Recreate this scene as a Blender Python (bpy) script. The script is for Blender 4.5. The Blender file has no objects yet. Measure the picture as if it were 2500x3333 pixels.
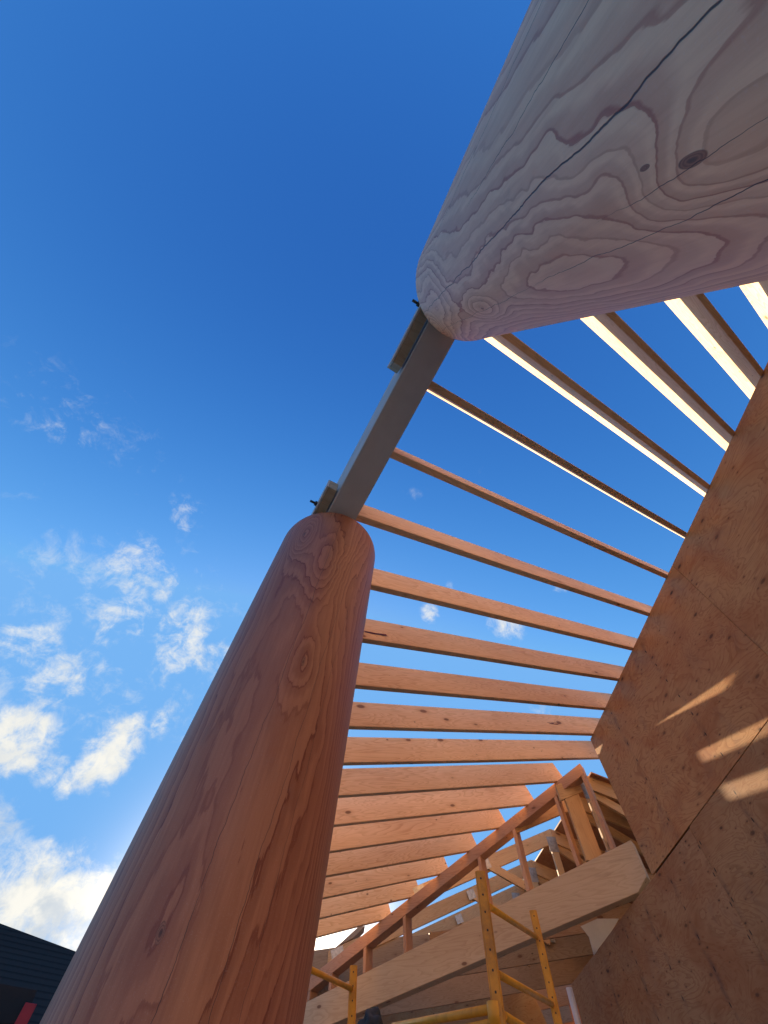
import bpy, bmesh, math, random
from mathutils import Vector, Matrix
random.seed(7)
S = bpy.context.scene
COL = S.collection
CAMZ = 1.5                       # camera height above the ground (m)

# ------------------------------------------------------------------ camera frame
RX = Vector((0.86663582, -0.49883937, 0.01008139))
RY = Vector((0.43957299, 0.75380115, -0.48842545))
RZ = Vector((0.23604649, 0.4277185, 0.87254739))
F_PX, CX, CY = 1253.9, 1250.0, 1666.5
def ray(px, py):
    return RX*((px-CX)/F_PX) + RY*((py-CY)/F_PX) + RZ
def hit(px, py, p, n):           # surveyed point: where a sight line meets a real plane
    r = ray(px, py)
    return r*(Vector(p).dot(n)/r.dot(n))
def up(v): return Vector((v[0], v[1], v[2]+CAMZ))

cam_d = bpy.data.cameras.new('camera'); cam = bpy.data.objects.new('camera', cam_d); COL.objects.link(cam)
cam_d.sensor_fit = 'HORIZONTAL'; cam_d.sensor_width = 36; cam_d.lens = 36*F_PX/2500
cam_d.clip_start = .02; cam_d.clip_end = 2000
m3 = Matrix((RX, -RY, -RZ)).transposed()
cam.matrix_world = Matrix.Translation((0, 0, CAMZ)) @ m3.to_4x4()
S.camera = cam

# ------------------------------------------------------------------ node helpers
class G:
    def __init__(s, nt): s.t = nt; s.n = nt.nodes; s.l = nt.links
    def _in(s, sock, v):
        if isinstance(v, bpy.types.NodeSocket): s.l.new(v, sock)
        elif v is not None:
            if sock.type == 'RGBA' and len(v) == 3: v = (*v, 1)
            sock.default_value = v
    def node(s, ty, ins=(), **kw):
        n = s.n.new(ty)
        for k, v in kw.items(): setattr(n, k, v)
        for k, v in (ins.items() if isinstance(ins, dict) else enumerate(ins)):
            if v is not None: s._in(n.inputs[k], v)
        return n
    def m(s, op, a=None, b=None, c=None, clamp=False):
        return s.node('ShaderNodeMath', (a, b, c), operation=op, use_clamp=clamp).outputs[0]
    def vm(s, op, a=None, b=None, **k):
        n = s.node('ShaderNodeVectorMath', (a, b), operation=op)
        if 'scale' in k: s._in(n.inputs['Scale'], k['scale'])
        return n.outputs['Value'] if op in ('LENGTH', 'DOT_PRODUCT', 'DISTANCE') else n.outputs[0]
    def noise(s, vec, scale=1., detail=2., rough=.5, dist=0., out=0):
        return s.node('ShaderNodeTexNoise', {'Vector': vec, 'Scale': scale, 'Detail': detail, 'Roughness': rough, 'Distortion': dist}).outputs[out]
    def mix(s, f, a, b, blend='MIX'):
        n = s.n.new('ShaderNodeMix'); n.data_type = 'RGBA'; n.blend_type = blend; n.clamp_factor = True
        s._in(n.inputs[0], f); s._in(n.inputs[6], a); s._in(n.inputs[7], b)
        return n.outputs[2]
    def ramp(s, f, stops, interp='LINEAR'):
        n = s.n.new('ShaderNodeValToRGB'); n.color_ramp.interpolation = interp
        e = n.color_ramp.elements
        while len(e) < len(stops): e.new(.5)
        for k, (p, c) in enumerate(stops):
            e[k].position = p
            e[k].color = (c, c, c, 1) if isinstance(c, (int, float)) else (*c, 1)
        s._in(n.inputs[0], f); return n.outputs[0]
    def smooth(s, x, a, b):      # 0 below a, 1 above b
        n = s.node('ShaderNodeMapRange', {0: x, 1: a, 2: b, 3: 0., 4: 1.}, interpolation_type='SMOOTHSTEP')
        return n.outputs[0]
    def comb(s, x, y, z): return s.node('ShaderNodeCombineXYZ', (x, y, z)).outputs[0]
    def sep(s, v):
        n = s.node('ShaderNodeSeparateXYZ', (v,)); return n.outputs
    def mapping(s, v, loc=(0, 0, 0), scale=(1, 1, 1)):
        return s.node('ShaderNodeMapping', {0: v, 1: loc, 3: scale}).outputs[0]

def material(name):
    m = bpy.data.materials.new(name); m.use_nodes = True
    g = G(m.node_tree); bs = g.n['Principled BSDF']
    return m, g, bs
def objvec(g, rnd=True):
    tc = g.n.new('ShaderNodeTexCoord').outputs['Object']
    if not rnd: return tc
    oi = g.n.new('ShaderNodeObjectInfo').outputs['Random']
    r = g.m('MULTIPLY', oi, 57.)
    return g.vm('ADD', tc, g.comb(r, g.m('MULTIPLY', oi, 31.), g.m('MULTIPLY', oi, 13.)))
def bump(g, bs, h, strength=.2, dist=.002):
    n = g.node('ShaderNodeBump', {'Height': h, 'Strength': strength, 'Distance': dist})
    g.l.new(n.outputs[0], bs.inputs['Normal'])

def mat_lumber(name, light, dark, knot=(.16, .07, .035), rings=1., rough=.62, stamp=0.):
    """sawn board: local x runs along the grain"""
    m, g, bs = material(name)
    v = objvec(g)
    wv = g.mapping(v, scale=(.55, 5., 5.))
    warp = g.noise(wv, 1.3, 3., .55, .4)
    f = g.m('MULTIPLY', warp, 26.*rings)
    fr = g.m('FRACT', f)
    band = g.ramp(fr, [(0, .0), (.55, .3), (.84, 1.), (.96, .9), (1., 0.)])
    big = g.noise(g.mapping(v, scale=(.8, 3., 3.)), 1., 2.)
    fine = g.noise(g.mapping(v, scale=(6., 160., 160.)), 1., 3., .6)
    c = g.mix(g.m('MULTIPLY', band, g.m('MULTIPLY_ADD', big, .9, .10)), light, dark)
    c = g.mix(g.m('MULTIPLY', g.smooth(big, .35, .75), .35), c, dark)
    c = g.mix(g.m('MULTIPLY', g.smooth(fine, .4, .75), .18), c, dark)
    # knots with dark hearts and rims
    vk = g.mapping(v, scale=(3.1, 7.5, 7.5))
    vo = g.n.new('ShaderNodeTexVoronoi'); g._in(vo.inputs['Vector'], vk); vo.inputs['Scale'].default_value = 1.; vo.inputs['Randomness'].default_value = 1.
    seed = g.sep(vo.outputs['Color'])
    size = g.m('MULTIPLY_ADD', seed[0], .13, .02)
    on = g.smooth(seed[1], .3, .35)
    kd = g.m('DIVIDE', vo.outputs['Distance'], size)
    core = g.m('MULTIPLY', g.m('SUBTRACT', 1., g.smooth(kd, .6, 1.15)), on)
    halo = g.m('MULTIPLY', g.m('SUBTRACT', 1., g.smooth(kd, .8, 2.6)), on)
    c = g.mix(g.m('MULTIPLY', halo, .4), c, dark)
    c = g.mix(g.m('MULTIPLY', core, .85), c, knot)
    vs2 = g.n.new('ShaderNodeTexVoronoi'); g._in(vs2.inputs['Vector'], g.mapping(v, scale=(7., 13., 13.))); vs2.inputs['Scale'].default_value = 1.
    s2 = g.sep(vs2.outputs['Color'])
    sk = g.m('MULTIPLY', g.m('SUBTRACT', 1., g.smooth(g.m('DIVIDE', vs2.outputs['Distance'], g.m('MULTIPLY_ADD', s2[0], .10, .03)), .6, 1.2)), g.smooth(s2[1], .62, .66))
    c = g.mix(g.m('MULTIPLY', sk, .8), c, (.09, .045, .025))
    oi = g.n.new('ShaderNodeObjectInfo').outputs['Random']
    tone = g.m('MULTIPLY_ADD', g.m('FRACT', g.m('MULTIPLY', oi, 7.31)), .26, .84)
    warm = g.m('MULTIPLY_ADD', g.m('FRACT', g.m('MULTIPLY', oi, 13.7)), .20, .88)
    c = g.mix(1., c, g.comb(tone, g.m('MULTIPLY', tone, g.m('MULTIPLY_ADD', warm, .6, .4)), g.m('MULTIPLY', tone, warm)), 'MULTIPLY')
    # handling dirt, smudges
    d = g.noise(g.mapping(v, scale=(1.4, 2.5, 9.)), 2., 5., .62)
    c = g.mix(g.m('MULTIPLY', g.smooth(d, .56, .78), .35), c, (dark[0]*.55, dark[1]*.5, dark[2]*.5))
    g._in(bs.inputs['Base Color'], c); bs.inputs['Roughness'].default_value = rough
    bs.inputs['Specular IOR Level'].default_value = .25
    bump(g, bs, g.m('ADD', fine, g.m('MULTIPLY', core, -.8)), .14, .001)
    return m

def mat_log(name, light, dark, pith, ringw, knots, cracks, seed, redwood=.0):
    """peeled and turned fir log: contours of growth rings cut by the round surface; z runs up, 0 at the top"""
    m, g, bs = material(name)
    v = objvec(g, False)
    x, y, z = g.sep(v)
    r = g.vm('LENGTH', g.comb(g.m('ADD', x, -pith[0]), g.m('ADD', y, -pith[1]), 0.))
    nv = g.mapping(v, loc=(seed, seed*.7, seed*1.3), scale=(1., 1., .15))
    n1 = g.noise(nv, 2.6, 2., .5)
    n2 = g.noise(g.mapping(v, loc=(seed*2, 0, seed), scale=(1., 1., .22)), 12., 3., .55)
    n3 = g.noise(g.mapping(v, loc=(0, seed, 0), scale=(1., 1., .09)), 75., 3., .6)
    fld = g.m('ADD', r, g.m('MULTIPLY', n1, .10))
    fld = g.m('ADD', fld, g.m('MULTIPLY', n2, .022))
    fld = g.m('ADD', fld, g.m('MULTIPLY', n3, .0060))
    core = None; cin = None
    for (kx, ky, kz, amp, spr, kr) in knots:
        dv = g.vm('SUBTRACT', v, (kx, ky, kz))
        dv = g.vm('ADD', dv, g.vm('SCALE', g.vm('SUBTRACT', g.noise(v, 14., 2., .5, 0., 1), (.5, .5, .5)), None, scale=spr*.35))
        d = g.vm('LENGTH', g.vm('MULTIPLY', dv, (1., 1., .36)))
        q = g.m('DIVIDE', d, spr)
        e = g.m('EXPONENT', g.m('MULTIPLY', g.m('MULTIPLY', q, q), -1.))
        fld = g.m('ADD', fld, g.m('MULTIPLY', e, amp))
        if kr > .002:
            k = g.m('SUBTRACT', 1., g.smooth(d, kr*.85, kr*1.02))
            core = k if core is None else g.m('MAXIMUM', core, k)
            kin = g.m('DIVIDE', d, kr)
            cin = kin if cin is None else g.m('MINIMUM', cin, kin)
    ph = g.m('DIVIDE', fld, ringw)
    fr = g.m('FRACT', ph)
    wid = g.m('FRACT', g.m('MULTIPLY', g.m('FLOOR', ph), .381))     # every ring has its own tone
    band = g.ramp(fr, [(0, .75), (.03, .05), (.30, .0), (.55, .45), (.86, .60), (.93, 1.25), (1., 1.1)])
    c = g.mix(g.m('MULTIPLY', band, g.m('MULTIPLY_ADD', wid, .55, .40)), light, dark)
    fibre = g.noise(g.mapping(v, scale=(150., 150., 4.)), 1., 4., .7)
    c = g.mix(g.m('MULTIPLY', g.smooth(fibre, .35, .8), .30), c, dark)
    mott = g.noise(g.mapping(v, scale=(5., 5., 1.5)), 1., 4., .6)
    c = g.mix(g.m('MULTIPLY', g.smooth(mott, .4, .72), .28), c, (light[0]*.78, light[1]*.62, light[2]*.58))
    grime = g.noise(v, 9., 6., .7)
    c = g.mix(g.m('MULTIPLY', g.smooth(grime, .58, .8), .18), c, (.17, .14, .13))
    # sanding dust speckle
    spk = g.noise(v, 420., 2., .6)
    c = g.mix(g.m('MULTIPLY', g.smooth(spk, .55, .8), .10), c, (.75, .68, .62))
    if core is not None:
        kt = g.noise(g.mapping(v, scale=(1., 1., .5)), 130., 4., .7)
        kc = g.ramp(g.m('ADD', cin, g.m('MULTIPLY_ADD', kt, .5, -.25)), [(0, (.05, .015, .008)), (.3, (.13, .04, .018)), (.45, (.34, .13, .06)), (.62, (.16, .05, .022)), (.75, (.36, .14, .065)), (.95, (.09, .026, .012)), (1., (.10, .03, .014))])
        c = g.mix(g.m('MULTIPLY', core, .92), c, kc)
    ang = g.m('ARCTAN2', y, x)
    wob = g.m('MULTIPLY_ADD', g.noise(g.comb(0., 0., z), 5., 4., .6), .10, -.05)
    rad = g.vm('LENGTH', g.comb(x, y, 0.))
    ck = None
    for j, (a0, sl, z0, z1, w) in enumerate(cracks):
        wj = g.m('MULTIPLY_ADD', g.noise(g.comb(float(j*3.1+seed), 0., z), 6., 5., .6), .12, -.06)
        a = g.m('ADD', g.m('ADD', math.radians(a0), g.m('MULTIPLY', z, math.radians(sl))), wj)
        dd = g.m('MULTIPLY', g.m('ABSOLUTE', g.m('SUBTRACT', ang, a)), rad)
        wz = g.m('MULTIPLY', g.m('MULTIPLY', g.smooth(z, z0, z0+.25), g.m('SUBTRACT', 1., g.smooth(z, z1-.12, z1))),
                 g.m('MULTIPLY_ADD', g.noise(g.comb(0., float(j), z), 9., 3.), w*1.4, w*.2))
        mk = g.m('SUBTRACT', 1., g.m('DIVIDE', dd, g.m('MAXIMUM', wz, 1e-5)), clamp=True)
        mk = g.smooth(mk, 0., .6)
        ck = mk if ck is None else g.m('MAXIMUM', ck, mk)
    if ck is not None:
        c = g.mix(g.m('MULTIPLY', ck, .93), c, (.035, .02, .016))
        bump(g, bs, g.m('ADD', g.m('MULTIPLY', fibre, .12), g.m('MULTIPLY', ck, -1.)), .6, .003)
    g._in(bs.inputs['Base Color'], c)
    bs.inputs['Roughness'].default_value = .5; bs.inputs['Specular IOR Level'].default_value = .5
    return m

def mat_ply(name, light, dark, seed, nail_x=(), tone=1.):
    """rotary cut fir plywood: local x along the sheet, z up"""
    m, g, bs = material(name)
    v = g.vm('ADD', objvec(g, False), (seed, seed*.3, seed*.7))
    v0 = objvec(g, False)
    x, y, z = g.sep(v0)
    big = g.noise(g.mapping(v, scale=(.9, 1., 1.8)), 1.2, 3., .55, .6)
    ph = g.m('MULTIPLY', g.noise(g.mapping(v, scale=(.8, 1., 2.6)), 1.7, 4., .5, 1.2), 16.)
    band = g.ramp(g.m('FRACT', ph), [(0, .1), (.5, .15), (.85, .8), (.95, 1.), (1., .1)])
    fine = g.noise(g.mapping(v, scale=(9., 1., 150.)), 1., 4., .6)
    pat = g.noise(g.mapping(v, scale=(1., 1., 1.4)), 2.3, 4., .6, .5)
    c = g.mix(g.m('MULTIPLY', band, .75), light, dark)
    c = g.mix(g.m('MULTIPLY', g.smooth(pat, .35, .7), .55), c, (dark[0]*1.05, dark[1]*.72, dark[2]*.55))
    c = g.mix(g.m('MULTIPLY', g.smooth(big, .5, .8), .4), c, (light[0]*.92, light[1]*.95, light[2]*1.05))
    c = g.mix(g.m('MULTIPLY', g.smooth(fine, .35, .75), .25), c, dark)
    def dots(scale, smin, sadd, thr, soft=1.):
        vo = g.n.new('ShaderNodeTexVoronoi'); vo.voronoi_dimensions = '2D'
        sx = g.sep(v)
        g._in(vo.inputs['Vector'], g.comb(g.m('MULTIPLY', sx[0], scale[0]), g.m('MULTIPLY', sx[2], scale[1]), 0.)); vo.inputs['Scale'].default_value = 1.
        sc = g.sep(vo.outputs['Color'])
        q = g.m('DIVIDE', vo.outputs['Distance'], g.m('MULTIPLY_ADD', sc[0], sadd, smin))
        on = g.smooth(sc[1], thr, thr+.04)
        return (g.m('MULTIPLY', g.m('SUBTRACT', 1., g.smooth(q, .5, 1.2)), on),
                g.m('MULTIPLY', g.m('SUBTRACT', 1., g.smooth(q, .6, 3.2)), on))
    k1, h1 = dots((2.6, 6.5), .012, .07, .5)
    k2, h2 = dots((6.5, 15.), .012, .075, .5)
    c = g.mix(g.m('MULTIPLY', g.m('MAXIMUM', h1, h2), .35), c, (dark[0]*.7, dark[1]*.55, dark[2]*.5))
    c = g.mix(g.m('MULTIPLY', g.m('MAXIMUM', k1, k2), g.m('MULTIPLY_ADD', big, 1.1, .1)), c, (.06, .03, .02))
    # nail heads and weather drips along the framing lines
    nm = None
    for nx in nail_x:
        zz = g.m('MULTIPLY', g.m('SUBTRACT', g.m('FRACT', g.m('MULTIPLY', g.m('ADD', z, nx*.37+9.), 6.2)), .5), 1/6.2)
        jit = g.m('MULTIPLY_ADD', g.noise(g.comb(0., nx, g.m('FLOOR', g.m('MULTIPLY', g.m('ADD', z, nx*.37+9.), 6.2))), 7.3, 1.), .05, -.025)
        d = g.vm('LENGTH', g.comb(g.m('ADD', g.m('ADD', x, -nx), jit), g.m('MULTIPLY', zz, .45), 0.))
        k = g.m('SUBTRACT', 1., g.smooth(d, .004, .0085))
        drip = g.m('MULTIPLY', g.m('SUBTRACT', 1., g.smooth(g.m('ABSOLUTE', g.m('ADD', g.m('ADD', x, -nx), jit)), .004, .05)),
                   g.smooth(g.noise(g.mapping(v, scale=(3., 1., 3.)), 2., 4., .6), .42, .7))
        c = g.mix(g.m('MULTIPLY', drip, .55), c, (.10, .06, .05))
        nm = k if nm is None else g.m('MAXIMUM', nm, k)
    if nm is not None: c = g.mix(g.m('MULTIPLY', nm, .9), c, (.03, .022, .02))
    grime = g.noise(v0, 3.3, 6., .68)
    c = g.mix(g.m('MULTIPLY', g.smooth(grime, .5, .78), .35), c, (.15, .10, .09))
    if tone != 1.: c = g.mix(1., c, (tone, tone, tone), 'MULTIPLY')
    g._in(bs.inputs['Base Color'], c); bs.inputs['Roughness'].default_value = .6
    bs.inputs['Specular IOR Level'].default_value = .25
    bump(g, bs, fine, .25, .0012)
    return m

def mat_plain(name, col, rough=.5, metal=0., var=.15, scale=20., dirt=None, spec=.4):
    m, g, bs = material(name)
    v = objvec(g)
    n = g.noise(v, scale, 5., .6)
    c = g.mix(g.smooth(n, .3, .75), col, tuple(k*(1-var) for k in col))
    if dirt:
        n2 = g.noise(v, scale*.37, 6., .7)
        c = g.mix(g.m('MULTIPLY', g.smooth(n2, .5, .72), dirt[3]), c, dirt[:3])
    g._in(bs.inputs['Base Color'], c); bs.inputs['Roughness'].default_value = rough; bs.inputs['Metallic'].default_value = metal
    bs.inputs['Specular IOR Level'].default_value = spec
    bump(g, bs, n, .15, .001)
    return m

M = {}
M['rafter'] = mat_lumber('rafter_fir', (.82, .57, .34), (.56, .31, .145))
M['framing'] = mat_lumber('framing_fir', (.58, .35, .215), (.40, .19, .105))
M['truss'] = mat_lumber('truss_spruce', (.64, .42, .21), (.46, .25, .10))
M['glulam'] = mat_lumber('header_glulam', (.66, .485, .295), (.50, .33, .185), rings=.6)
M['dirtyboard'] = mat_lumber('weathered_board', (.42, .28, .165), (.27, .155, .08))
M['primed'] = mat_plain('primed_beam', (.52, .50, .47), .6, 0, .10, 6., (.30, .28, .27, .35))
M['blockwood'] = mat_lumber('block_wood', (.45, .38, .27), (.33, .26, .17), rings=.5)
M['yellow'] = mat_plain('scaffold_yellow', (.78, .36, .025), .42, 0, .2, 18., (.30, .13, .03, .55))
M['yellowpost'] = mat_plain('scaffold_post', (.74, .33, .025), .42, 0, .2, 18., (.28, .12, .03, .6))
def pin_holes(mat):
    g = G(mat.node_tree); bs = g.n['Principled BSDF']
    base = bs.inputs['Base Color'].links[0].from_socket
    x, y, z = g.sep(g.n.new('ShaderNodeTexCoord').outputs['Object'])
    fx = g.m('MULTIPLY', g.m('SUBTRACT', g.m('FRACT', g.m('MULTIPLY', x, 19.7)), .5), 1/19.7)
    off = g.m('MINIMUM', g.m('ABSOLUTE', y), g.m('ABSOLUTE', z))
    d = g.vm('LENGTH', g.comb(fx, off, 0.))
    c = g.mix(g.m('MULTIPLY', g.m('SUBTRACT', 1., g.smooth(d, .0028, .0045)), .95), base, (.012, .01, .008))
    g.l.new(c, bs.inputs['Base Color'])
pin_holes(M['yellowpost'])
M['steel'] = mat_plain('galvanised_steel', (.45, .43, .38), .45, .75, .35, 30.)
M['darksteel'] = mat_plain('dark_steel', (.05, .055, .06), .4, .8)
M['white'] = mat_plain('white_wrap', (.72, .71, .68), .6, 0, .12, 5., (.45, .42, .38, .4))
M['purple'] = mat_plain('purple_crayon', (.16, .02, .07), .8)
M['cavity_shade'] = mat_plain('shade_backing', (.04, .03, .025), .9)  # near-black colour for cavity shade behind the sheathing gaps
M['osb'] = mat_ply('osb_sheathing', (.55, .36, .18), (.40, .22, .09), 5.3)
M['roofdeck'] = mat_ply('deck_plywood', (.42, .22, .11), (.30, .13, .06), 2.1)
M['cloth'] = mat_plain('dark_cloth', (.05, .055, .06), .9, 0, .4, 30.)
M['greycloth'] = mat_plain('grey_cloth', (.25, .26, .28), .9, 0, .4, 30.)
M['red'] = mat_plain('red_paint', (.50, .02, .03), .5, 0, .2, 10.)
M['darkwood'] = mat_plain('dark_fascia', (.022, .017, .015), .8)

# ------------------------------------------------------------------ object helpers
def tag(o, label=None, cat=None, group=None, kind=None):
    if label: o['label'] = label
    if cat: o['category'] = cat
    if group: o['group'] = group
    if kind: o['kind'] = kind
    return o
def link(name, me, mat, parent=None, mw=None):
    o = bpy.data.objects.new(name, me); COL.objects.link(o)
    if mat: me.materials.append(mat)
    if mw is not None: o.matrix_world = mw
    if parent:
        o.parent = parent; o.matrix_parent_inverse = parent.matrix_world.inverted()
    return o
def empty(name, loc, label, cat, group=None, kind=None):
    o = bpy.data.objects.new(name, None); COL.objects.link(o); o.matrix_world = Matrix.Translation(loc)
    o.empty_display_size = .1
    return tag(o, label, cat, group, kind)
def bevel(bm, w, seg=1):
    if w > 0: bmesh.ops.bevel(bm, geom=bm.edges[:], offset=w, segments=seg, affect='EDGES', clamp_overlap=True)
def frame(origin, x, y=None, z=None):
    x = Vector(x).normalized()
    if z is not None:
        y = Vector(z).cross(x).normalized(); z = x.cross(y)
    else:
        z = x.cross(Vector(y)).normalized(); y = z.cross(x)
    return Matrix.Translation(origin) @ Matrix((x, y, z)).transposed().to_4x4()
def solid(name, loops, mat, mw, parent=None, bev=.002, wob=0.):
    """loops: two matching loops of local points, bridged to a closed solid"""
    bm = bmesh.new()
    a = [bm.verts.new(p) for p in loops[0]]; b = [bm.verts.new(p) for p in loops[1]]
    n = len(a)
    bm.faces.new(a[::-1]); bm.faces.new(b)
    for i in range(n): bm.faces.new((a[i], a[(i+1) % n], b[(i+1) % n], b[i]))
    bmesh.ops.recalc_face_normals(bm, faces=bm.faces[:])
    bevel(bm, bev)
    me = bpy.data.meshes.new(name); bm.to_mesh(me); bm.free()
    return link(name, me, mat, parent, mw)
def board(name, A, B, side, w, h, mat, parent=None, bev=.0025, cutA=0., cutB=0., sag=0.):
    """lumber from A to B (world, already raised); A,B lie on the bottom near edge; side = thickness dir (w), height h along the third axis"""
    A = Vector(A); B = Vector(B); x = B-A; L = x.length
    mw = frame(A, x, y=side)
    bm = bmesh.new()
    N = max(2, int(L/.25)) if sag else 1
    rings = []
    for i in range(N+1):
        t = i/N; X = L*t
        dz = sag*math.sin(t*math.pi*1.0)*.5 + (sag*.35*math.sin(t*9.+L*7) if sag else 0)
        dy = sag*.5*math.sin(t*5.+L*3)
        pts = []
        for (yy, zz) in ((0, 0), (w, 0), (w, h), (0, h)):
            xx = X
            if i == 0: xx += cutA*zz
            if i == N: xx += cutB*zz
            pts.append(bm.verts.new((xx, yy+dy, zz+dz)))
        rings.append(pts)
    bm.faces.new(rings[0][::-1]); bm.faces.new(rings[-1])
    for i in range(N):
        for k in range(4):
            bm.faces.new((rings[i][k], rings[i][(k+1) % 4], rings[i+1][(k+1) % 4], rings[i+1][k]))
    bmesh.ops.recalc_face_normals(bm, faces=bm.faces[:])
    if bev:
        es = [e for e in bm.edges if not (N > 1 and len(e.link_faces) == 2 and e.calc_face_angle(0) < .5)]
        bmesh.ops.bevel(bm, geom=es, offset=bev, segments=1, affect='EDGES', clamp_overlap=True)
    me = bpy.data.meshes.new(name); bm.to_mesh(me); bm.free()
    return link(name, me, mat, parent, mw)
def tube(name, A, B, r, mat, parent=None, seg=16):
    A = Vector(A); B = Vector(B); L = (B-A).length
    q = (B-A).to_track_quat('Z', 'Y').to_matrix().to_4x4()
    bm = bmesh.new()
    bmesh.ops.create_cone(bm, cap_ends=True, segments=seg, radius1=r, radius2=r, depth=L, matrix=Matrix.Translation((0, 0, L/2)))
    for f in bm.faces: f.smooth = len(f.verts) == 4
    me = bpy.data.meshes.new(name); bm.to_mesh(me); bm.free()
    return link(name, me, mat, parent, Matrix.Translation(A) @ q)

Z = Vector((0, 0, 1))
# ------------------------------------------------------------------ survey of the roof
z0, s, y0, dep, thk, q, g_, u = 2.11374106, 0.292995, -0.58143571, 0.22892759, 0.04, 0.0113450022, -0.20800783, 0.0408010474
d3 = Vector((1, q, s)); row = Vector((u, 1, g_)); nn = d3.cross(row).normalized(); dn = d3.normalized()
tt = nn.cross(dn).normalized()
sp = row/(row.dot(tt))*.4064
p0 = Vector((0, y0, z0))
A0 = Vector((4.332, 2.729, 2.665)); WD = Vector((.4289, .9033, 0)).normalized(); WN = Vector((.9033, -.4289, 0)).normalized()   # plywood wall plane (WN points behind it)
H0 = Vector((4.367, 3.537, 2.498)); HD = Vector((-.4253, .9051, 0)).normalized(); HN = Vector((.9051, .4253, 0)).normalized()   # header wall plane
BX = .375
def wallx(y): return A0.x + WD.x/WD.y*(y-A0.y)
def headx(y): return H0.x + HD.x/HD.y*(y-H0.y)

# ------------------------------------------------------------------ rafters
ORD = {-3: 'rafter mostly above the upper log, its end at the right edge of the photo', -2: 'rafter in the right edge corner above the plywood wall, broad sunlit strip',
       -1: 'rafter with the broadest grey face, uppermost to reach the plywood wall', 0: 'rafter with knotty grey face and sunlit strip, from log to plywood wall',
       1: 'rafter with narrow sunlit strip, leftmost to come out from under upper log', 2: 'dark rafter with hairline of sun on its edge, starting at grey beam',
       3: 'slender reddish rafter starting halfway down the grey beam', 4: 'reddish rafter starting where grey beam meets the lower log top',
       5: 'highest rafter whose left end hides behind the lower log', 6: 'rafter with purple crayon streak beside the lower log',
       7: 'plain reddish rafter between the purple streaked and red marked ones', 8: 'rafter with red crayon mark near the plywood wall', 9: 'knotty rafter meeting the top corner of the plywood wall',
       10: 'highest rafter resting on the sloped top plate', 11: 'second highest rafter resting on the sloped top plate', 12: 'third highest rafter resting on the sloped top plate',
       13: 'fourth highest rafter resting on the sloped top plate', 14: 'third lowest rafter resting on the sloped top plate', 15: 'second lowest rafter, next to the one above open sky', 16: 'lowest farthest rafter with open sky right under it'}
for k in range(-3, 17):
    base = p0 + sp*k
    xa = BX + .004
    def at(xx): return base + d3*(xx-base.x)
    xr = 3.8
    for _ in range(6):
        yy = at(xr).y
        xr = (wallx(yy) - .004) if k <= 9 else headx(yy)+.15
    if k <= 9:
        xr += .62          # the rafters run on over the wall
    rng = random.Random(k+50)
    A = up(at(xa)); B = up(at(xr))
    slope = WD.x/WD.y
    o = board('rafter', A, B, tt, thk, dep, M['rafter'], sag=rng.uniform(-.006, .008), cutB=0.)
    tag(o, ORD[k], 'rafter', 'open roof rafters between the grey beam and the plywood wall')
    if k in (6, 8):          # lumber crayon marks
        bm = bmesh.new()
        mw = o.matrix_world
        segs = [((.48, .075), (.62, .066), .012), ((.60, .066), (.72, .070), .016), ((.34, .084), (.49, .076), .007)] if k == 6 else \
               [((3.36, .12), (3.47, .112), .010), ((3.38, .105), (3.54, .10), .009), ((3.44, .128), (3.58, .108), .006)]
        for (a, b, w) in segs:
            d = (Vector(b)-Vector(a)).normalized(); nrm = Vector((-d.y, d.x))*w/2
            pts = [Vector(a)-nrm*.3, Vector(b)-nrm, Vector(b)+nrm, Vector(a)+nrm*.3]
            vs = [bm.verts.new((p.x, -.0016-.0002*len(bm.verts), p.y)) for p in pts]
            bm.faces.new(vs)
        bmesh.ops.solidify(bm, geom=bm.faces[:], thickness=.0008)
        me = bpy.data.meshes.new('crayon_mark'); bm.to_mesh(me); bm.free()
        link('crayon_mark', me, M['purple'], o, mw)

# ------------------------------------------------------------------ grey beam on the columns
def beamz(y, x=BX): return z0 + s*x + g_*(y-y0-0.0)
def beam_pt(x, y):           # on the rafter underside plane
    return Vector((x, y, p0.z - (nn.x*(x-p0.x)+nn.y*(y-p0.y))/nn.z))
bdir = Vector((.03, 1, 0)).normalized()
def bx(y): return .3745 + .012*y/1.0*.9
A = beam_pt(.362, -1.7); B = beam_pt(.472, 8.6)
A.z -= .012; B.z -= .012
xdir = (B-A).normalized()
sidev = Vector((-1, 0, 0))
beam = board('roof_beam', up(A), up(B), sidev, .158, .30, M['primed'], bev=.003)
# board() builds height along x cross y; flip check
if (beam.matrix_world.to_3x3() @ Vector((0, 0, 1))).z < 0:
    bpy.data.objects.remove(beam)
    beam = board('roof_beam', up(B), up(A), sidev, .158, .30, M['primed'], bev=.003)
tag(beam, 'grey primed roof beam resting on both log columns', 'beam')
beam_left = .158

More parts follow.
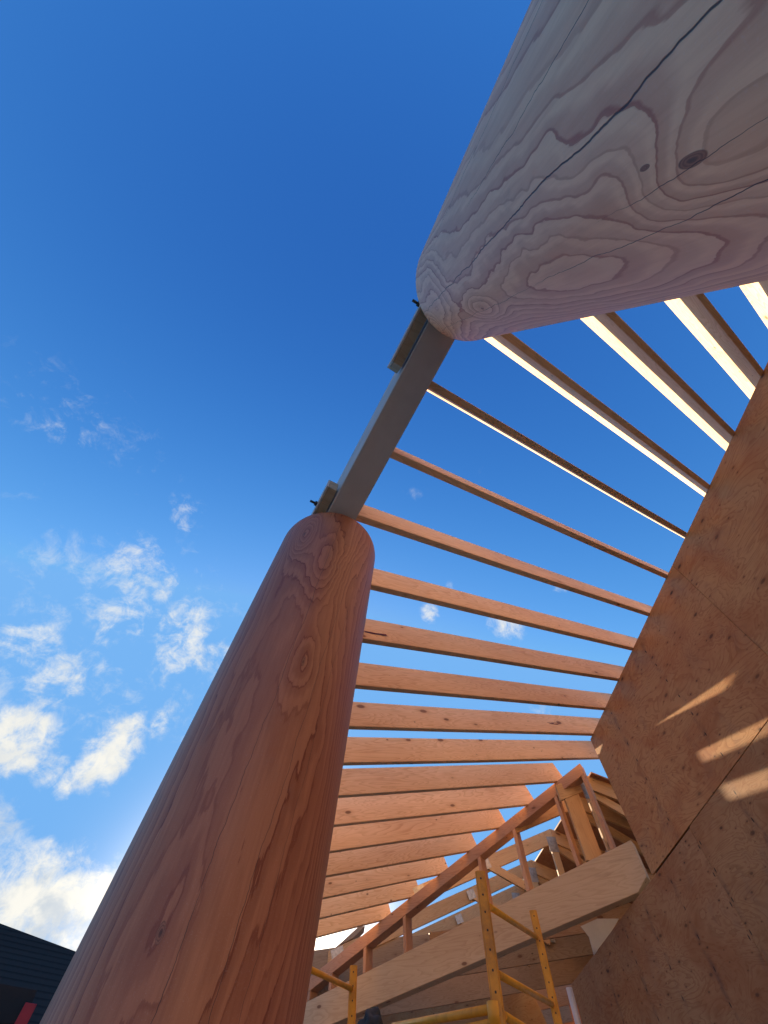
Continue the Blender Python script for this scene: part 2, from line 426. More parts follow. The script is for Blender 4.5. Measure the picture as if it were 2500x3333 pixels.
def splice(y_a, y_b, label, cut, bolt_y):
    """side block bolted to the left flank of the beam near a column"""
    root = empty('beam_block', up(beam_pt(.20, (y_a+y_b)/2)), label, 'bracket', 'bolted blocks on the flank of the grey beam')
    def P(y, dx): 
        p = beam_pt(.3745-.158+.012*y - dx, y); p2 = beam_pt(.3745+.012*y, y); p.z = p2.z+.004; return p
    w, h = .050, .085
    loopa = []; loopb = []
    ya, yb = y_a, y_b
    pts = [(ya, 0), (yb, 0), (yb+cut, h), (ya, h)]
    for (yy, hh) in pts:
        a = P(yy, .003); a.z += hh; b = P(yy, .003+w); b.z += hh
        loopa.append(up(a)-root.location); loopb.append(up(b)-root.location)
    solid('block', [loopa, loopb], M['blockwood'], Matrix.Translation(root.location), root, .002)
    # painted outer facing board
    fa = []; fb = []
    for (yy, hh) in pts:
        a = P(yy, .004+w); a.z += hh; b = P(yy, .014+w); b.z += hh
        fa.append(up(a)-root.location); fb.append(up(b)-root.location)
    solid('facing', [fa, fb], M['primed'], Matrix.Translation(root.location), root, .001)
    c = P(bolt_y, .014+w); c.z += .05
    tube('bolt', up(c), up(c+Vector((-.042, 0, 0))), .007, M['darksteel'], root, 12)
    tube('nut', up(c), up(c+Vector((-.014, 0, 0))), .014, M['darksteel'], root, 6)
    return root
splice(-.34, .235, 'bolted block with slanted end on the beam flank at the upper log', .05, -.045)
splice(1.30, .945, 'bolted block with pale square end on the beam flank at the lower log', .0, 1.085)

# ------------------------------------------------------------------ log columns
def log_column(label, top, r, lean, taper, mat, zbot, slope=.208, seed=0, foot=False):
    ax = Vector((lean[0], lean[1], 1)).normalized()
    mw = Matrix.Translation(up(top)) @ ax.to_track_quat('Z', 'X').to_matrix().to_4x4()
    # keep local x along world x
    xx = (Vector((1, 0, 0)) - ax*ax.x).normalized(); yy = ax.cross(xx)
    mw = Matrix.Translation(up(top)) @ Matrix((xx, yy, ax)).transposed().to_4x4()
    bm = bmesh.new(); SEG = 160
    zs = [0, -.004, -.012] + [-.04-(i*(-zbot-.04)/46) for i in range(47)]
    rng = random.Random(seed)
    ph = [rng.uniform(0, 6.28) for _ in range(6)]
    rings = []
    for i, zz in enumerate(zs):
        ringv = []
        for j in range(SEG):
            a = 2*math.pi*j/SEG
            rr = r + taper*zz - (.006 if i == 0 else .0015 if i == 1 else 0)
            rr *= 1 + .004*math.sin(2*a+ph[0]+zz*.8) + .0025*math.sin(3*a+ph[1]-zz*1.3) + .0012*math.sin(5*a+ph[2]+zz*2.1)
            x_, y_ = rr*math.cos(a), rr*math.sin(a)
            zc = zz - (slope*y_ if i < 3 else slope*y_*max(0, 1+zz/.5))
            ringv.append(bm.verts.new((x_, y_, zc)))
        rings.append(ringv)
    for i in range(len(rings)-1):
        for j in range(SEG):
            f = bm.faces.new((rings[i][j], rings[i+1][j], rings[i+1][(j+1) % SEG], rings[i][(j+1) % SEG])); f.smooth = True
    bm.faces.new(rings[0]); bm.faces.new(rings[-1][::-1])
    bmesh.ops.recalc_face_normals(bm, faces=bm.faces[:])
    me = bpy.data.meshes.new('log_column'); bm.to_mesh(me); bm.free()
    return tag(link('log_column', me, mat, None, mw), label, 'column', 'round log columns under the grey beam')
def kn(ang, z, r, amp, spr, kr):
    a = math.radians(ang); return (r*math.cos(a), r*math.sin(a), z, amp, spr, kr)
mat1 = mat_log('fir_log_lower', (.46, .17, .074), (.20, .04, .013), (.10, .25), .0085,
    [kn(-121.4, -1.55, .245, .016, .05, .0065), kn(-95.3, -.92, .253, .022, .05, .0065), kn(-135.6, -.17, .262, .05, .06, .008),
     kn(-75, -.45, .26, -.03, .09, .001), kn(-100, -.38, .26, .035, .09, .001), kn(-60, -1.2, .25, .02, .10, .001)],
    [(-99.5, 7.5, -2.6, .0, .0008), (-70, 13., -2.9, -.1, .0007), (-62, 10, -2.2, -.5, .0005), (-140, 4, -2.6, -.6, .0004)], 3.7)
mat2 = mat_log('fir_log_upper', (.94, .58, .325), (.50, .17, .08), (.08, -.25), .0115,
    [kn(102.7, -1.797, .176, -.06, .032, .0042), kn(106.7, -1.762, .177, .03, .025, .0016*1.3), kn(94.2, -1.103, .205, .05, .045, .005),
     kn(120, -.6, .23, .03, .10, .001), kn(96, -1.45, .19, .05, .09, .001), kn(84, -1.7, .178, .06, .09, .001), kn(100, -.15, .25, .05, .07, .001)],
    [(117.0, -1.6, -2.6, .02, .0010), (92.8, -.5, -1.52, -.1, .0005), (93.5, .0, -2.6, -1.42, .0004), (102.5, 0., -1.95, -1.66, .0004),
     (137, -1.2, -2.6, -1.3, .0004), (148, -6., -2.6, -.6, .0005)], 11.2)
col1 = log_column('reddish round fir log column in the foreground, lower left', Vector((.354, 1.282, 1.78)), .264, (.0487, -.0109), .01177, mat1, -3.28, seed=1)
col2 = log_column('pale knotty fir log column with a long crack, upper right', Vector((.299, -.247, 2.09)), .2567, (.079, .040), .0454, mat2, -3.6, seed=2)
# low pale curb board at the foot of the lower column (a sliver shows at the bottom edge)

# ------------------------------------------------------------------ plywood wall
wall = empty('plywood_wall', up(Vector((wallx(0), 0, -1.5))), 'tall plywood sheathed wall with knots, right side', 'wall')
WM = frame(up(Vector((wallx(0), 0, 0))), WD, y=-WN)     # local x along wall, y into the wall, z up
WMi = WM.inverted()
def wl(px, py, off=0.):
    p = WMi @ up(hit(px, py, A0, WN)); return Vector((p.x, 0, p.z))
def ws(y): return (y-0)/WD.y           # wall coordinate from world y
def jz(y): return 1.594-.0803*(y-.89)  # joint height (relative to camera)
def tz(y): return 2.665-.0797*(y-2.729)
def panel(name, pts, mat, t0=0., t1=.015, bev=.0015, parent=wall, mtx=WM):
    la = [Vector((p[0], -t0, p[1])) for p in pts]; lb = [Vector((p[0], -t1, p[1])) for p in pts]
    return solid(name, [la, lb], mat, mtx, parent, bev)
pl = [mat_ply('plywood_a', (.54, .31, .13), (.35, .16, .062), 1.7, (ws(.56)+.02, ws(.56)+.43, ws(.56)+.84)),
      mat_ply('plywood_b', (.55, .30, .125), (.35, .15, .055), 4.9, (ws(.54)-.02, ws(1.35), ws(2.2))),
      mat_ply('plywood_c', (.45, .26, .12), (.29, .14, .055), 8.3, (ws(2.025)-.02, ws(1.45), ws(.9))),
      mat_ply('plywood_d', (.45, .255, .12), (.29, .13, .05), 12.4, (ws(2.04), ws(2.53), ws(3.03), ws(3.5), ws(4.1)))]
gz = .002
yA = -3.4
panel('sheathing_panel', [(ws(yA), jz(yA)+gz), (ws(.5515), jz(.5515)+gz), (ws(.5515), tz(.5515)), (ws(yA), tz(yA))], pl[0])
panel('sheathing_panel', [(ws(.5545), jz(.5545)+gz), (ws(2.735), jz(2.735)+gz), (ws(2.735), tz(2.735)), (ws(.5545), tz(.5545))], pl[1])
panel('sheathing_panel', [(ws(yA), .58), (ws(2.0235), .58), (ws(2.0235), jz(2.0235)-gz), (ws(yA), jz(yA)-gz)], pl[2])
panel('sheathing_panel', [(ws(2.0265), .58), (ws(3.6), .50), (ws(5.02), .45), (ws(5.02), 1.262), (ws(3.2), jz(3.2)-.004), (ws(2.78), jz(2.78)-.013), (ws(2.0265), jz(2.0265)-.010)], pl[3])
panel('shade_backing', [(ws(yA), .2), (ws(2.70), .2), (ws(2.70), tz(2.7)-.03), (ws(yA), tz(yA)-.03)], M['cavity_shade'], .018, .022)  # dark sheet standing in for the shade of the cavity behind the joints
panel('lower_wrap', [(ws(yA), -1.5), (ws(4.98), -1.5), (ws(4.98), .44), (ws(3.6), .49), (ws(2.0), .572), (ws(yA), .572)], M['white'], .002, .012)
panel('edge_stud', [(ws(2.66), jz(2.66)+.02), (ws(2.71), jz(2.71)+.02), (ws(2.71), tz(2.71)-.04), (ws(2.66), tz(2.66)-.04)], M['framing'], .024, .16)
panel('bottom_plate', [(ws(yA), -1.5), (ws(4.9), -1.5), (ws(4.9), -1.44), (ws(yA), -1.44)], M['framing'], .024, .16)

# ------------------------------------------------------------------ header beam and stud wall
def hp(px, py): return up(hit(px, py, H0, HN))
HM = frame(up(H0), HD, y=-HN)     # local x toward far end, y behind, z up ... check below
HMi = HM.inverted()
sgn = 1 if (HM.to_3x3() @ Vector((0, 0, 1))).z > 0 else -1
def hl(px, py):
    p = HMi @ hp(px, py); return (p.x, p.z)
def hslab(name, pix, mat, t0, t1, parent=None, bev=.002, ext=None):
    pts = [hl(*p) for p in pix] if ext is None else ext
    la = [Vector((p[0], -t0, p[1])) for p in pts]; lb = [Vector((p[0], -t1, p[1])) for p in pts]
    return solid(name, [la, lb], mat, HM, parent, bev)
def lerp2(a, b, t): return (a[0]+(b[0]-a[0])*t, a[1]+(b[1]-a[1])*t)
ht0, ht1 = hl(2053, 2734), hl(992, 3264); hb0, hb1 = hl(2077, 2905), hl(1083, 3333)
htX = lerp2(ht0, ht1, 1.6); hbX = lerp2(hb0, hb1, 2.0)
tE = hl(2040, 2733); 
header = hslab('header_beam', None, M['glulam'], 0, .135, None, .004,
               [(ht0[0]-.0, ht0[1]), (ht0[0]+.002, hl(2112, 2851)[1]+.0), (hb0[0], hb0[1]), hbX, htX])
tag(header, 'thick pale timber header beam under the short stud wall', 'beam')

stud_wall = empty('stud_wall', up(H0), 'short reddish stud wall with a sloped top plate on the header beam', 'wall')
pt0, pt1 = hl(1887, 2484), hl(1006, 3182); pb0, pb1 = hl(1889, 2517), hl(1000, 3250)
ptX = lerp2(pt0, pt1, 1.35); 
plth = .118
hslab('top_plate', None, M['framing'], 0, .14, stud_wall, .003, [pt0, (pt0[0], pt0[1]-plth), (ptX[0], ptX[1]-plth), ptX])
def zline(a, b, x): return a[1]+(b[1]-a[1])*(x-a[0])/(b[0]-a[0])
for i, (px, py) in enumerate([(1893, 2513), (1800, 2588), (1669, 2710), (1554, 2795), (1311, 2990), (1183, 3090), (1072, 3180), (1000, 3240)]):
    x_ = hl(px, py)[0]
    if i == 0: x_ = pt0[0]+.0
    w_ = .04 if i in (0, 1) else -.0
    xa, xb = x_-.04, x_
    if i == 0: xa, xb = x_+.002, x_+.042
    za = zline(ht0, ht1, (xa+xb)/2)+.001; 
    pts = [(xa, zline(ht0, ht1, xa)+.001), (xb, zline(ht0, ht1, xb)+.001), (xb, zline(pt0, pt1, xb)-plth-.001), (xa, zline(pt0, pt1, xa)-plth-.001)]
    o = hslab('stud', None, M['framing'], .0, .14, stud_wall, .002, pts)
    # grain runs up the stud
    R90 = Matrix.Rotation(math.radians(-90), 4, 'Y')
    mid = Vector(((xa+xb)/2, 0, pts[0][1]))
    T = Matrix.Translation(mid) @ R90
    o.data.transform(T.inverted()); o.matrix_world = HM @ T

# ------------------------------------------------------------------ scissor trusses of the main roof
TW = WD; TM = WN                        # trusses stand square to the plywood wall
ZT, PT, MA, ZC, PB = 1.465, .345, 2.86, 1.22, .1245
def tw(W, m, z): return up(TW*W + TM*m + Z*z)
def tquad(name, W, pts, mat, parent, t=.038, off=0., bev=.002):
    """member in the truss plane, pts are (m,z)"""
    a = Vector((pts[0][0], pts[0][1])); b = Vector((pts[1][0], pts[1][1]))
    dx = TM*(b.x-a.x)+Z*(b.y-a.y)
    mw = frame(tw(W+off, a.x, a.y), dx, y=TW)
    mi = mw.inverted()
    la = [mi @ tw(W+off, p[0], p[1]) for p in pts]; lb = [mi @ tw(W+off+t, p[0], p[1]) for p in pts]
    return solid(name, [la, lb], mat, mw, parent, bev)
def member(name, W, a, b, w, mat, parent, off=0.):
    a = Vector(a); b = Vector(b); d = (b-a).normalized(); n = Vector((-d.y, d.x))*w
    return tquad(name, W, [a, b, b+n, a+n], mat, parent, off=off)
def plate(W, m, z, w, h, parent, ang=0.):
    c, s_ = math.cos(ang), math.sin(ang)
    bm = bmesh.new(); 
    pts = [(-w/2, -h/2), (w/2, -h/2), (w/2, h/2), (-w/2, h/2)]
    P = [(m+x*c-y*s_, z+x*s_+y*c) for x, y in pts]
    return tquad('gang_plate', W, P, M['steel'], parent, t=.0015, off=-.0025, bev=0)
names = ['nearest', 'second', 'third', 'fourth', 'fifth', 'farthest']
Ws = [4.98, 5.44, 6.42, 7.45, 8.45, 9.4]
VH = .16
for i, W in enumerate(Ws):
    mh = 2.74-1.216*(W-4.81)+.02
    if i == 0: mh = 2.45
    mh = max(mh, -.15)
    root = empty('roof_truss', tw(W, MA, ZC+PB*MA), 'yellowish scissor roof truss with gang plates, %s one behind the stud wall' % names[i], 'truss', 'scissor trusses of the main roof')
    ml = mh - (.10 if i > 3 else .0)
    zt = lambda m_: ZT+PT*m_ if m_ <= MA else ZT+PT*(2*MA-m_)
    zb = lambda m_: ZC+PB*m_ if m_ <= MA+.9 else ZC+PB*(2*(MA+.9)-m_)
    tquad('top_chord', W, [(ml, zt(ml)), (MA, zt(MA)), (MA, zt(MA)+VH), (ml, zt(ml)+VH)], M['truss'], root)
    tquad('top_chord', W, [(MA+.003, zt(MA)), (MA+2.6, zt(MA+2.6)), (MA+2.6, zt(MA+2.6)+.19), (MA+.003, zt(MA)+VH)], M['truss'], root)
    mb = mh+.22
    if i in (1, 2): tquad('bottom_chord', W, [(mb, zb(mb)), (MA+.9, zb(MA+.9)), (MA+.9, zb(MA+.9)+.185), (mb, zb(mb)+.185)], M['dirtyboard'], root)
    zpb = zb(MA)+.187
    tquad('web', W, [(MA-.07, zpb), (MA-.07, zt(MA)-.01), (MA+.02, zt(MA)-.01), (MA+.02, zpb)], M['truss'], root, off=0)
    if i == 0: tquad('web', W, [(2.51, zpb-.0), (2.51, zt(2.51)-.003), (2.70, zt(2.70)-.003), (2.70, zpb-.0)], M['truss'], root, off=.0)  # wide post, placed and widened to keep sun off the wall corner
    # diagonal webs
    member('web', W, (MA-.06, zt(MA)-.02), (MA+.9, zb(MA+.9)+.17), .09, M['truss'], root, off=.0385)
    if i > 1: 
        m1 = MA-1.05
        member('web', W, (m1, zt(m1)+.05), (MA-.05, zb(MA)+.12), .09, M['truss'], root, off=-.0385)
        if m1 > ml: plate(W-.0395, m1+.02, zt(m1)+.08, .11, .10, root, .33)
    plate(W, MA-.03, zt(MA)-.02, .13, .17, root)
    plate(W, MA-.03, zpb+.03, .16, .12, root)
    if i > 1: plate(W, ml+.12, zt(ml+.12)+.10, .16, .10, root, .33)
for i, (W, lab) in enumerate([(7.47, 'uppermost'), (9.06, 'second'), (10.75, 'third'), (12.6, 'lowest')]):
    zb = lambda m_: ZC+PB*m_
    m0 = (-.6, -2.4, -4.0, -5.2)[i]
    o = tquad('ceiling_joist', W, [(m0, zb(m0)), (MA+2., zb(MA+2.)), (MA+2., zb(MA+2.)+.40), (m0, zb(m0)+.40)], M['dirtyboard'], None)
    tag(o, '%s of the four wide weathered joists seen under the header beam' % lab, 'joist', 'ceiling joists under the header beam')
# roof deck on the far slope of the main roof
def tslab(name, pts, mat, parent=None, th=.016):
    la = [tw(*p) for p in pts]; lb = [p+(Vector((0, 0, th)) if name == 'roof_deck' else TM*th) for p in la]
    o0 = la[0].copy(); return solid(name, [[p-o0 for p in la], [p-o0 for p in lb]], mat, Matrix.Translation(o0), parent, 0)
deck = tslab('roof_deck', [(4.9, MA+.06, ZT+PT*MA+.14), (10.2, MA+.06, ZT+PT*MA+.14), (10.2, MA+2.9, ZT+PT*(MA-2.9)+VH-.01+.02), (5.0, MA+2.9, ZT+PT*(MA-2.9)+VH+.01)], M['roofdeck'])
tag(deck, 'dark orange plywood roof deck on the back slope of the trusses', 'roof deck')
# gable end of the main roof, far left
gab = empty('gable_end', tw(9.9, 0, 0), 'tan sheathed gable end with an eave overhang, far behind the stud wall', 'gable')
tquad('sheathing_panel', 9.75, [(-.15, .9), (MA+.5, 1.3), (MA, ZT+PT*MA+.12), (.0, ZT+.62), (-.15, ZT+.50)], M['osb'], gab, t=.012)
def gpx(W, pts): 
    out = []
    for p in pts:
        h = hit(*p, TW*W, TW); out.append((h.dot(TM), h.z))
    return out
sof = gpx(9.3, [(1061, 3110), (1110, 3068), (1166, 3017), (1188, 3014), (1150, 3052), (1109, 3074), (1107, 3113), (1063, 3126)])
tquad('eave_overhang', 9.3, sof, M['dirtyboard'], gab, t=.35, bev=0)

endw = tslab('end_wall', [(12.9, -5.5, -1.5), (12.9, MA+2.6, -1.5), (12.9, MA+2.6, 2.3), (12.9, -5.5, 1.2)], M['roofdeck'])
tag(endw, 'dark far end wall below the ceiling joists', 'wall')
inner = tslab('interior_wall', [(3.4, MA+2.6, -1.5), (12.9, MA+2.6, -1.5), (12.9, MA+2.6, 2.3), (3.4, MA+2.6, 2.3)], M['roofdeck'])
tag(inner, 'dark inner plywood wall behind the roof trusses', 'wall')
# white sheet and pipe seen under the header beam
def wq(name, W, pix, mat, label, cat, t=.01):
    o = tquad(name, W, gpx(W, pix), mat, None, t=t, bev=.001); return tag(o, label, cat)
wq('foam_sheet', 5.9, [(1890, 3015), (1945, 2990), (2015, 2990), (1992, 3030), (1934, 3110), (1918, 3050)], M['primed'], 'pale white sheet wedged under the end of the header beam', 'sheet')
pz = hit(1852, 3215, TW*5.9, TW); pb = hit(1886, 3345, TW*5.9, TW)
tag(tube('corner_pipe', up(Vector((pb.x, pb.y, -1.5))), up(pz), .030, M['white']), 'white vertical pipe beside the lower plywood edge', 'pipe')

# low wall below the far end so the main building is closed
def wallslab(name, pts, mat, label, cat, th=.02):
    la = [up(Vector(p)) for p in pts]; n = (la[1]-la[0]).cross(la[2]-la[1]).normalized()*th
    o0 = la[0].copy()
    return tag(solid(name, [[p-o0 for p in la], [p-o0+n for p in la]], mat, Matrix.Translation(o0), None, 0), label, cat)

# ------------------------------------------------------------------ scaffold
scf = empty('scaffold_frame', Vector((1.45, 1.7, 0)), 'yellow steel scaffold frame standing in front of the header beam', 'scaffold')
def at_d(px, py, d):
    k = ray(px, py); return k*(d/math.hypot(k.x, k.y))
def post(name, top, bot, d, w, parent):
    T = at_d(*top, d); B = at_d(*bot, d)
    v = (B-T); 
    G_ = T + v*((-1.5-T.z)/v.z) if v.z < -.05 else Vector((T.x, T.y, -1.5))
    G_ = Vector((T.x+(G_.x-T.x)*.6, T.y+(G_.y-T.y)*.6, -1.5))
    mw = frame(up(T), G_-T, y=Vector((T.x, T.y, 0)).cross(Z))
    L = (G_-T).length; h = w/2
    bm = bmesh.new(); bmesh.ops.create_cube(bm, size=1, matrix=Matrix.Translation((L/2, 0, 0)) @ Matrix.Diagonal((L, w, w, 1)))
    bmesh.ops.bevel(bm, geom=[e for e in bm.edges if abs(e.verts[0].co.x-e.verts[1].co.x) > .1], offset=w*.16, segments=3, affect='EDGES')
    bm.normal_update()
    me = bpy.data.meshes.new(name); bm.to_mesh(me); bm.free()
    o = link(name, me, M['yellowpost'], parent, mw)
    return o, T, G_
d1, d2_ = 2.2, 3.35
P1, T1, G1 = post('post', (1563, 2840), (1618, 3333), d1, .043, scf)
P2, T2, G2 = post('post', (1735, 2966), (1815, 3333), d2_, .043, scf)
P3, T3, G3 = post('post', (1151, 3145), (1146, 3333), d2_, .043, scf)
def rung(a, da, b, db, r=.0115):
    tube('rung', up(at_d(*a, da)), up(at_d(*b, db)), r, M['yellow'], scf)
rung((1594, 2952), d1, (1748, 3052), d2_)
rung((1622, 3172), d1, (1800, 3270), d2_)
rung((1640, 3305), d1, (1800, 3400), d2_)
rung((990, 3146), 2.75, (1147, 3220), d2_)
rung((1602, 3284), d1, (1280, 3342), d2_*.92, .0125)
rung((1602, 3330), d1, (1280, 3400), d2_*.92, .011)
# bracing tube and collar at the foot of the main post
tube('collar', up(at_d(1608, 3262, d1)), up(at_d(1618, 3345, d1)), .026, M['yellow'], scf)
# small crumpled cloths lying over the scaffold bar
def lump(name, px, py, d, sc, mat, label, cat, seed):
    bm = bmesh.new(); bmesh.ops.create_icosphere(bm, subdivisions=4, radius=1)
    rng = random.Random(seed); dirs = [Vector((rng.gauss(0, 1), rng.gauss(0, 1), rng.gauss(0, 1))).normalized() for _ in range(26)]
    for v in bm.verts:
        n = v.co.normalized(); a = 1
        for j, dd in enumerate(dirs): a += .05*math.sin(7*n.dot(dd)+j)
        v.co = Vector((n.x*a*sc[0], n.y*a*sc[1], n.z*a*sc[2]))
    for f in bm.faces: f.smooth = True
    me = bpy.data.meshes.new(name); bm.to_mesh(me); bm.free()
    return tag(link(name, me, mat, None, Matrix.Translation(up(at_d(px, py, d)))), label, cat)
lump('work_glove', 1212, 3346, 3.0, (.055, .06, .05), M['cloth'], 'dark crumpled glove at the bottom edge by the scaffold', 'glove', 3)

# ------------------------------------------------------------------ neighbouring house, dark against the sky
house = empty('house', Vector((-1.5, 11.0, 0)), 'dark shingled house roof far behind the lower log column', 'house')
def hpx(px, py, y=10.): k = ray(px, py); return k*(y/k.y)
ra = hpx(-700, 2745, 11.2); rb = hpx(330, 3128, 11.2); ra = ra; 
e0 = Vector((ra.x-.2, 9.0, ra.z-1.15)); e1 = Vector((rb.x+.1, 9.0, rb.z-1.05))
mm, g, bs = material('shingles')
v = g.n.new('ShaderNodeTexCoord').outputs['Object']
x, y, z = g.sep(v)
rowz = g.m('FRACT', g.m('MULTIPLY', z, 12.))
jit = g.noise(g.comb(g.m('MULTIPLY', x, 5.), 0., g.m('FLOOR', g.m('MULTIPLY', z, 12.))), 3., 2.)
c = g.mix(g.smooth(g.m('ADD', rowz, g.m('MULTIPLY', jit, .4)), .75, 1.1), (.036, .031, .027), (.013, .011, .010))
c = g.mix(g.m('MULTIPLY', g.noise(v, 22., 5., .7), .6), c, (.024, .021, .018))
g._in(bs.inputs['Base Color'], c); bs.inputs['Roughness'].default_value = .9
bs.inputs['Specular IOR Level'].default_value = .1
bump(g, bs, rowz, .6, .02)
o0 = up(ra)
pts = [ra, rb, e1, e0]; nrm = (rb-ra).cross(e1-rb).normalized()
la = [up(p)-o0 for p in pts]; lb = [p-nrm*.06 for p in la] if nrm.z > 0 else [p+nrm*.06 for p in la]
solid('roof', [la, lb], mm, Matrix.Translation(o0), house, 0)
# body of the house under the roof
bodyp = [Vector((ra.x, 9.35, -1.5)), Vector((rb.x-.2, 9.35, -1.5)), Vector((rb.x-.2, 9.35, e1.z-.0)), Vector((ra.x, 9.35, e0.z))]
solid('wall', [[up(p) for p in bodyp], [up(p+Vector((0, 1.7, 0))) for p in bodyp]], M['darkwood'], Matrix.Identity(4), house, 0)
# dark porch box with red posts, in front of the roof
por = empty('porch', Vector((-.6, 6.5, 0)), 'dark porch roof on red posts at the bottom left corner', 'porch')
yb = 6.6
def pxy(px, py, y=yb): k = ray(px, py); return k*(y/k.y)
bp = [pxy(-260, 3150), pxy(122, 3222), pxy(95, 3290), pxy(60, 3333), pxy(-200, 3333)]
solid('roof', [[up(p) for p in bp], [up(p+Vector((-.1, 1.3, 0))) for p in bp]], M['darkwood'], Matrix.Identity(4), por, .004)
pa = pxy(84, 3262, yb-.02); 
pb_ = Vector((pa.x-.05, pa.y, -1.5))
board('post', up(pb_), up(pa), Vector((1, 0, 0)), .10, .10, M['red'], por)
pa = pxy(40, 3290, yb+.6); board('post', up(Vector((pa.x, pa.y, -1.5))), up(pa), Vector((1, 0, 0)), .10, .10, M['red'], por)

# ------------------------------------------------------------------ unseen house added behind the camera to bounce warm sunlight
hb = empty('house', Vector((1.0, -11.0, 0)), 'added beige house behind the camera, unseen, reflecting warm sun onto the wood', 'house')
hbm = mat_plain('bounce_stucco', (.66, .47, .30), .9, 0, .12, 4.)
def hbox(name, x0, x1, y0_, y1, za, zb_, mat, bev=.01):
    lo_ = [Vector((x0, y0_, za)), Vector((x1, y0_, za)), Vector((x1, y1, za)), Vector((x0, y1, za))]
    return solid(name, [lo_, [p+Vector((0, 0, zb_-za)) for p in lo_]], mat, Matrix.Identity(4), hb, bev)
hbox('wall', -6., 8., -17., -11., 0, 4.6, hbm)
solid('roof', [[Vector((-6.5, -10.5, 4.62)), Vector((-6.5, -17.5, 4.62)), Vector((-6.5, -14., 7.2))], [Vector((8.5, -10.5, 4.62)), Vector((8.5, -17.5, 4.62)), Vector((8.5, -14., 7.2))]], M['darkwood'], Matrix.Identity(4), hb, 0)
for wx in (-4.2, -.6, 5.2): hbox('window', wx, wx+1.3, -10.995, -10.95, 1.1, 2.4, M['primed'], .005)
hbox('door', 2.6, 3.6, -10.995, -10.94, .05, 2.1, M['darkwood'], .005)

# ------------------------------------------------------------------ ground
bm = bmesh.new(); bmesh.ops.create_grid(bm, x_segments=60, y_segments=60, size=600)
me = bpy.data.meshes.new('ground'); bm.to_mesh(me); bm.free()
mm, g, bs = material('packed_gravel')
v = objvec(g, False)
n1 = g.noise(v, .6, 6., .6); n2 = g.noise(v, 40., 4., .7)
c = g.mix(n1, (.36, .285, .20), (.25, .20, .145)); c = g.mix(g.m('MULTIPLY', g.smooth(n2, .4, .7), .5), c, (.22, .2, .18))
g._in(bs.inputs['Base Color'], c); bs.inputs['Roughness'].default_value = .95
bump(g, bs, n2, .6, .02)
tag(link('ground', me, mm, None, None), kind='structure')
# unseen porch floor, given a warm plywood tone to bounce light up
bm = bmesh.new(); bmesh.ops.create_cube(bm, size=1, matrix=Matrix.Translation((1.7, 1.2, .02)) @ Matrix.Diagonal((6.6, 9.5, .1, 1)))
me = bpy.data.meshes.new('slab'); bm.to_mesh(me); bm.free()
tag(link('porch_slab', me, mat_plain('plywood_floor', (.46, .34, .22), .9, 0, .25, 3.), None, None), kind='structure')

# ------------------------------------------------------------------ sun and sky
sunv = Vector((.30, 1., .205)).normalized()
ld = bpy.data.lights.new('sun', 'SUN'); ld.energy = 4.6; ld.angle = math.radians(.5); ld.color = (1., .79, .53)
lo = bpy.data.objects.new('sun', ld); COL.objects.link(lo)
lo.rotation_euler = sunv.to_track_quat('Z', 'Y').to_euler()
elev = math.asin(sunv.z); az = math.atan2(sunv.x, sunv.y)

W_ = bpy.data.worlds.new('World'); S.world = W_; W_.use_nodes = True
g = G(W_.node_tree); bg = g.n['Background']
sky = g.n.new('ShaderNodeTexSky'); sky.sky_type = 'NISHITA'; sky.sun_disc = False
sky.sun_elevation = elev; sky.sun_rotation = az; sky.altitude = 300; sky.air_density = 1.; sky.dust_density = .3; sky.ozone_density = 2.5
dirv = g.vm('NORMALIZE', g.n.new('ShaderNodeTexCoord').outputs['Generated'])
dx, dy, dz = g.sep(dirv)
skyc = sky.outputs[0]
hs = g.node('ShaderNodeHueSaturation', {'Saturation': 1.2, 'Value': 1.25, 'Color': skyc}).outputs[0]
sr, sg, sb = g.node('ShaderNodeSeparateColor', (hs,)).outputs[:3]
skyc = g.comb(g.m('MINIMUM', g.m('MULTIPLY_ADD', g.m('POWER', sr, 2.0), 2.9, .036), .92), g.m('MINIMUM', g.m('MULTIPLY', g.m('POWER', sg, 1.35), 1.27), 2.3),
              g.m('MINIMUM', g.m('MULTIPLY', g.m('POWER', sb, .82), 1.76), 4.5))
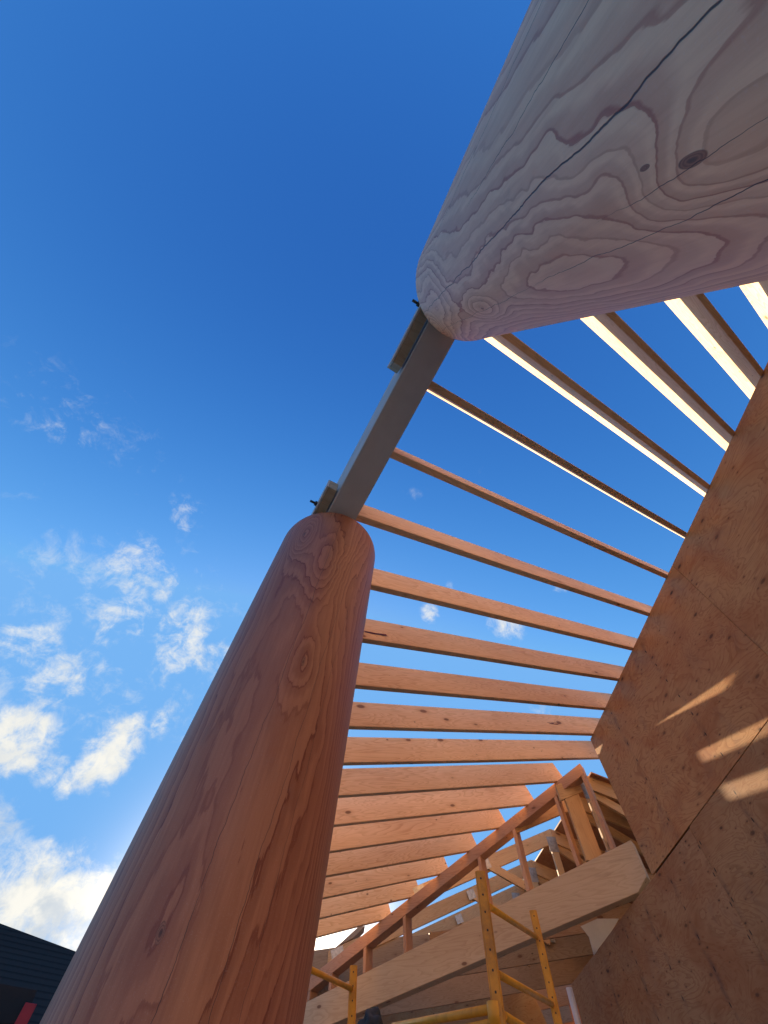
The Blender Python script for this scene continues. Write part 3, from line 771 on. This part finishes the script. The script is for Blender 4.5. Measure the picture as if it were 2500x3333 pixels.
# clouds: broken cumulus low in front, thin wisps higher up
blobs = [((-.077, .906, .416), .066, .98), ((-.099, .924, .370), .05, .9), ((-.02, .890, .46), .035, .72), ((-.220, .896, .385), .07, .95), ((-.160, .914, .372), .045, .8),
         ((-.289, .827, .482), .07, .74), ((-.227, .855, .466), .07, .78), ((-.165, .877, .451), .06, .5),
         ((-.211, .716, .665), .09, .75), ((-.17, .734, .657), .07, .75), ((-.186, .785, .591), .09, .72), ((-.079, .788, .611), .08, .8), ((-.04, .817, .575), .07, .85),
         ((.016, .803, .596), .05, .6), ((-.473, .489, .733), .12, .42), ((-.431, .504, .748), .08, .5), ((-.508, .456, .731), .06, .38), ((-.283, .672, .684), .0, 0), ((-.174, .613, .770), .06, .6),
         ((-.072, .974, .213), .08, 1.05), ((-.04, .970, .241), .06, 1.0), ((.007, .970, .225), .07, 1.05), ((-.076, .978, .196), .09, 1.1), ((-.075, .96, .27), .03, .7), ((.06, .97, .2), .12, 1.), ((-.25, .93, .22), .16, .9),
         ((.590, .452, .669), .045, .85), ((.56, .46, .68), .03, .7), ((.374, .191, .908), .035, .34), ((.281, .379, .882), .05, .36), ((.46, .47, .75), .02, .5), ((.445, .541, .714), .03, .75), ((.46, .55, .70), .02, .7), ((.650, .317, .691), .022, .7), ((.689, .503, .521), .06, .6),
         ((.417, .886, .205), .22, .6), ((-.22, .83, .50), .36, .50), ((-.10, .86, .50), .22, .52), ((-.12, .75, .63), .2, .44), ((-.38, .6, .7), .3, .34), ((-.161, .847, .507), .07, .6), ((-.10, .93, .31), .05, .3)]
wn_ = g.vm('SUBTRACT', g.noise(dirv, 5., 4., .6, 0., 1), (.5, .5, .5))
wd_ = g.vm('ADD', dirv, g.vm('SCALE', wn_, None, scale=.10))
mask = None
for (c_, r_, st) in blobs:
    if r_ == 0: continue
    c_ = Vector(c_).normalized()
    d = g.vm('DISTANCE', wd_, tuple(c_))
    k = g.m('MULTIPLY', g.m('SUBTRACT', 1., g.m('DIVIDE', d, r_*1.45), clamp=True), st*1.5)
    k = g.m('MINIMUM', k, st)
    mask = k if mask is None else g.m('MAXIMUM', mask, k)
fb = g.m('ADD', g.m('MULTIPLY', g.noise(g.mapping(dirv, scale=(1., 1., 1.5)), 8., 11., .66, .5), .62), g.m('MULTIPLY', g.noise(g.vm('ADD', dirv, (3., 1., 2.)), 30., 8., .68, .6), .38))
den = g.smooth(g.m('ADD', g.m('MULTIPLY', g.m('SUBTRACT', fb, .5), 3.3), g.m('MULTIPLY', mask, 1.0)), .46, 1.22)
den = g.m('MULTIPLY', den, g.smooth(mask, .02, .95))
fb2 = g.noise(g.vm('ADD', dirv, (.0, -.02, .03)), 14., 6., .6, .3)
low = g.m('SUBTRACT', 1., g.smooth(dz, .17, .42))
shade = g.m('MULTIPLY', g.smooth(fb2, .40, .62), g.m('MULTIPLY_ADD', low, .6, .25))
cc = g.mix(shade, (1.0, .98, .90), (.50, .60, .72))
CLOUD = g.mix(1., cc, (4.8, 4.8, 4.8), 'MULTIPLY')
cloudn = CLOUD.node
fin = g.mix(den, skyc, CLOUD)
# bright hazy aureole round the low sun
sd = g.vm('DISTANCE', dirv, tuple(sunv))
au = g.m('EXPONENT', g.m('MULTIPLY', g.m('MULTIPLY', sd, sd), -1/(2*.105**2)))
fin = g.mix(1., fin, g.vm('SCALE', (42., 34., 23.), None, scale=au), 'ADD')
g._in(bg.inputs[0], fin); bg.inputs[1].default_value = .0597

# ------------------------------------------------------------------ render settings
S.render.engine = 'CYCLES'
S.cycles.max_bounces = 8; S.cycles.diffuse_bounces = 5
S.render.resolution_x = 768; S.render.resolution_y = 1024
vs = S.view_settings; vs.view_transform = 'Standard'; vs.look = 'None'; vs.exposure = 1.75; vs.gamma = 1.; vs.use_curve_mapping = False
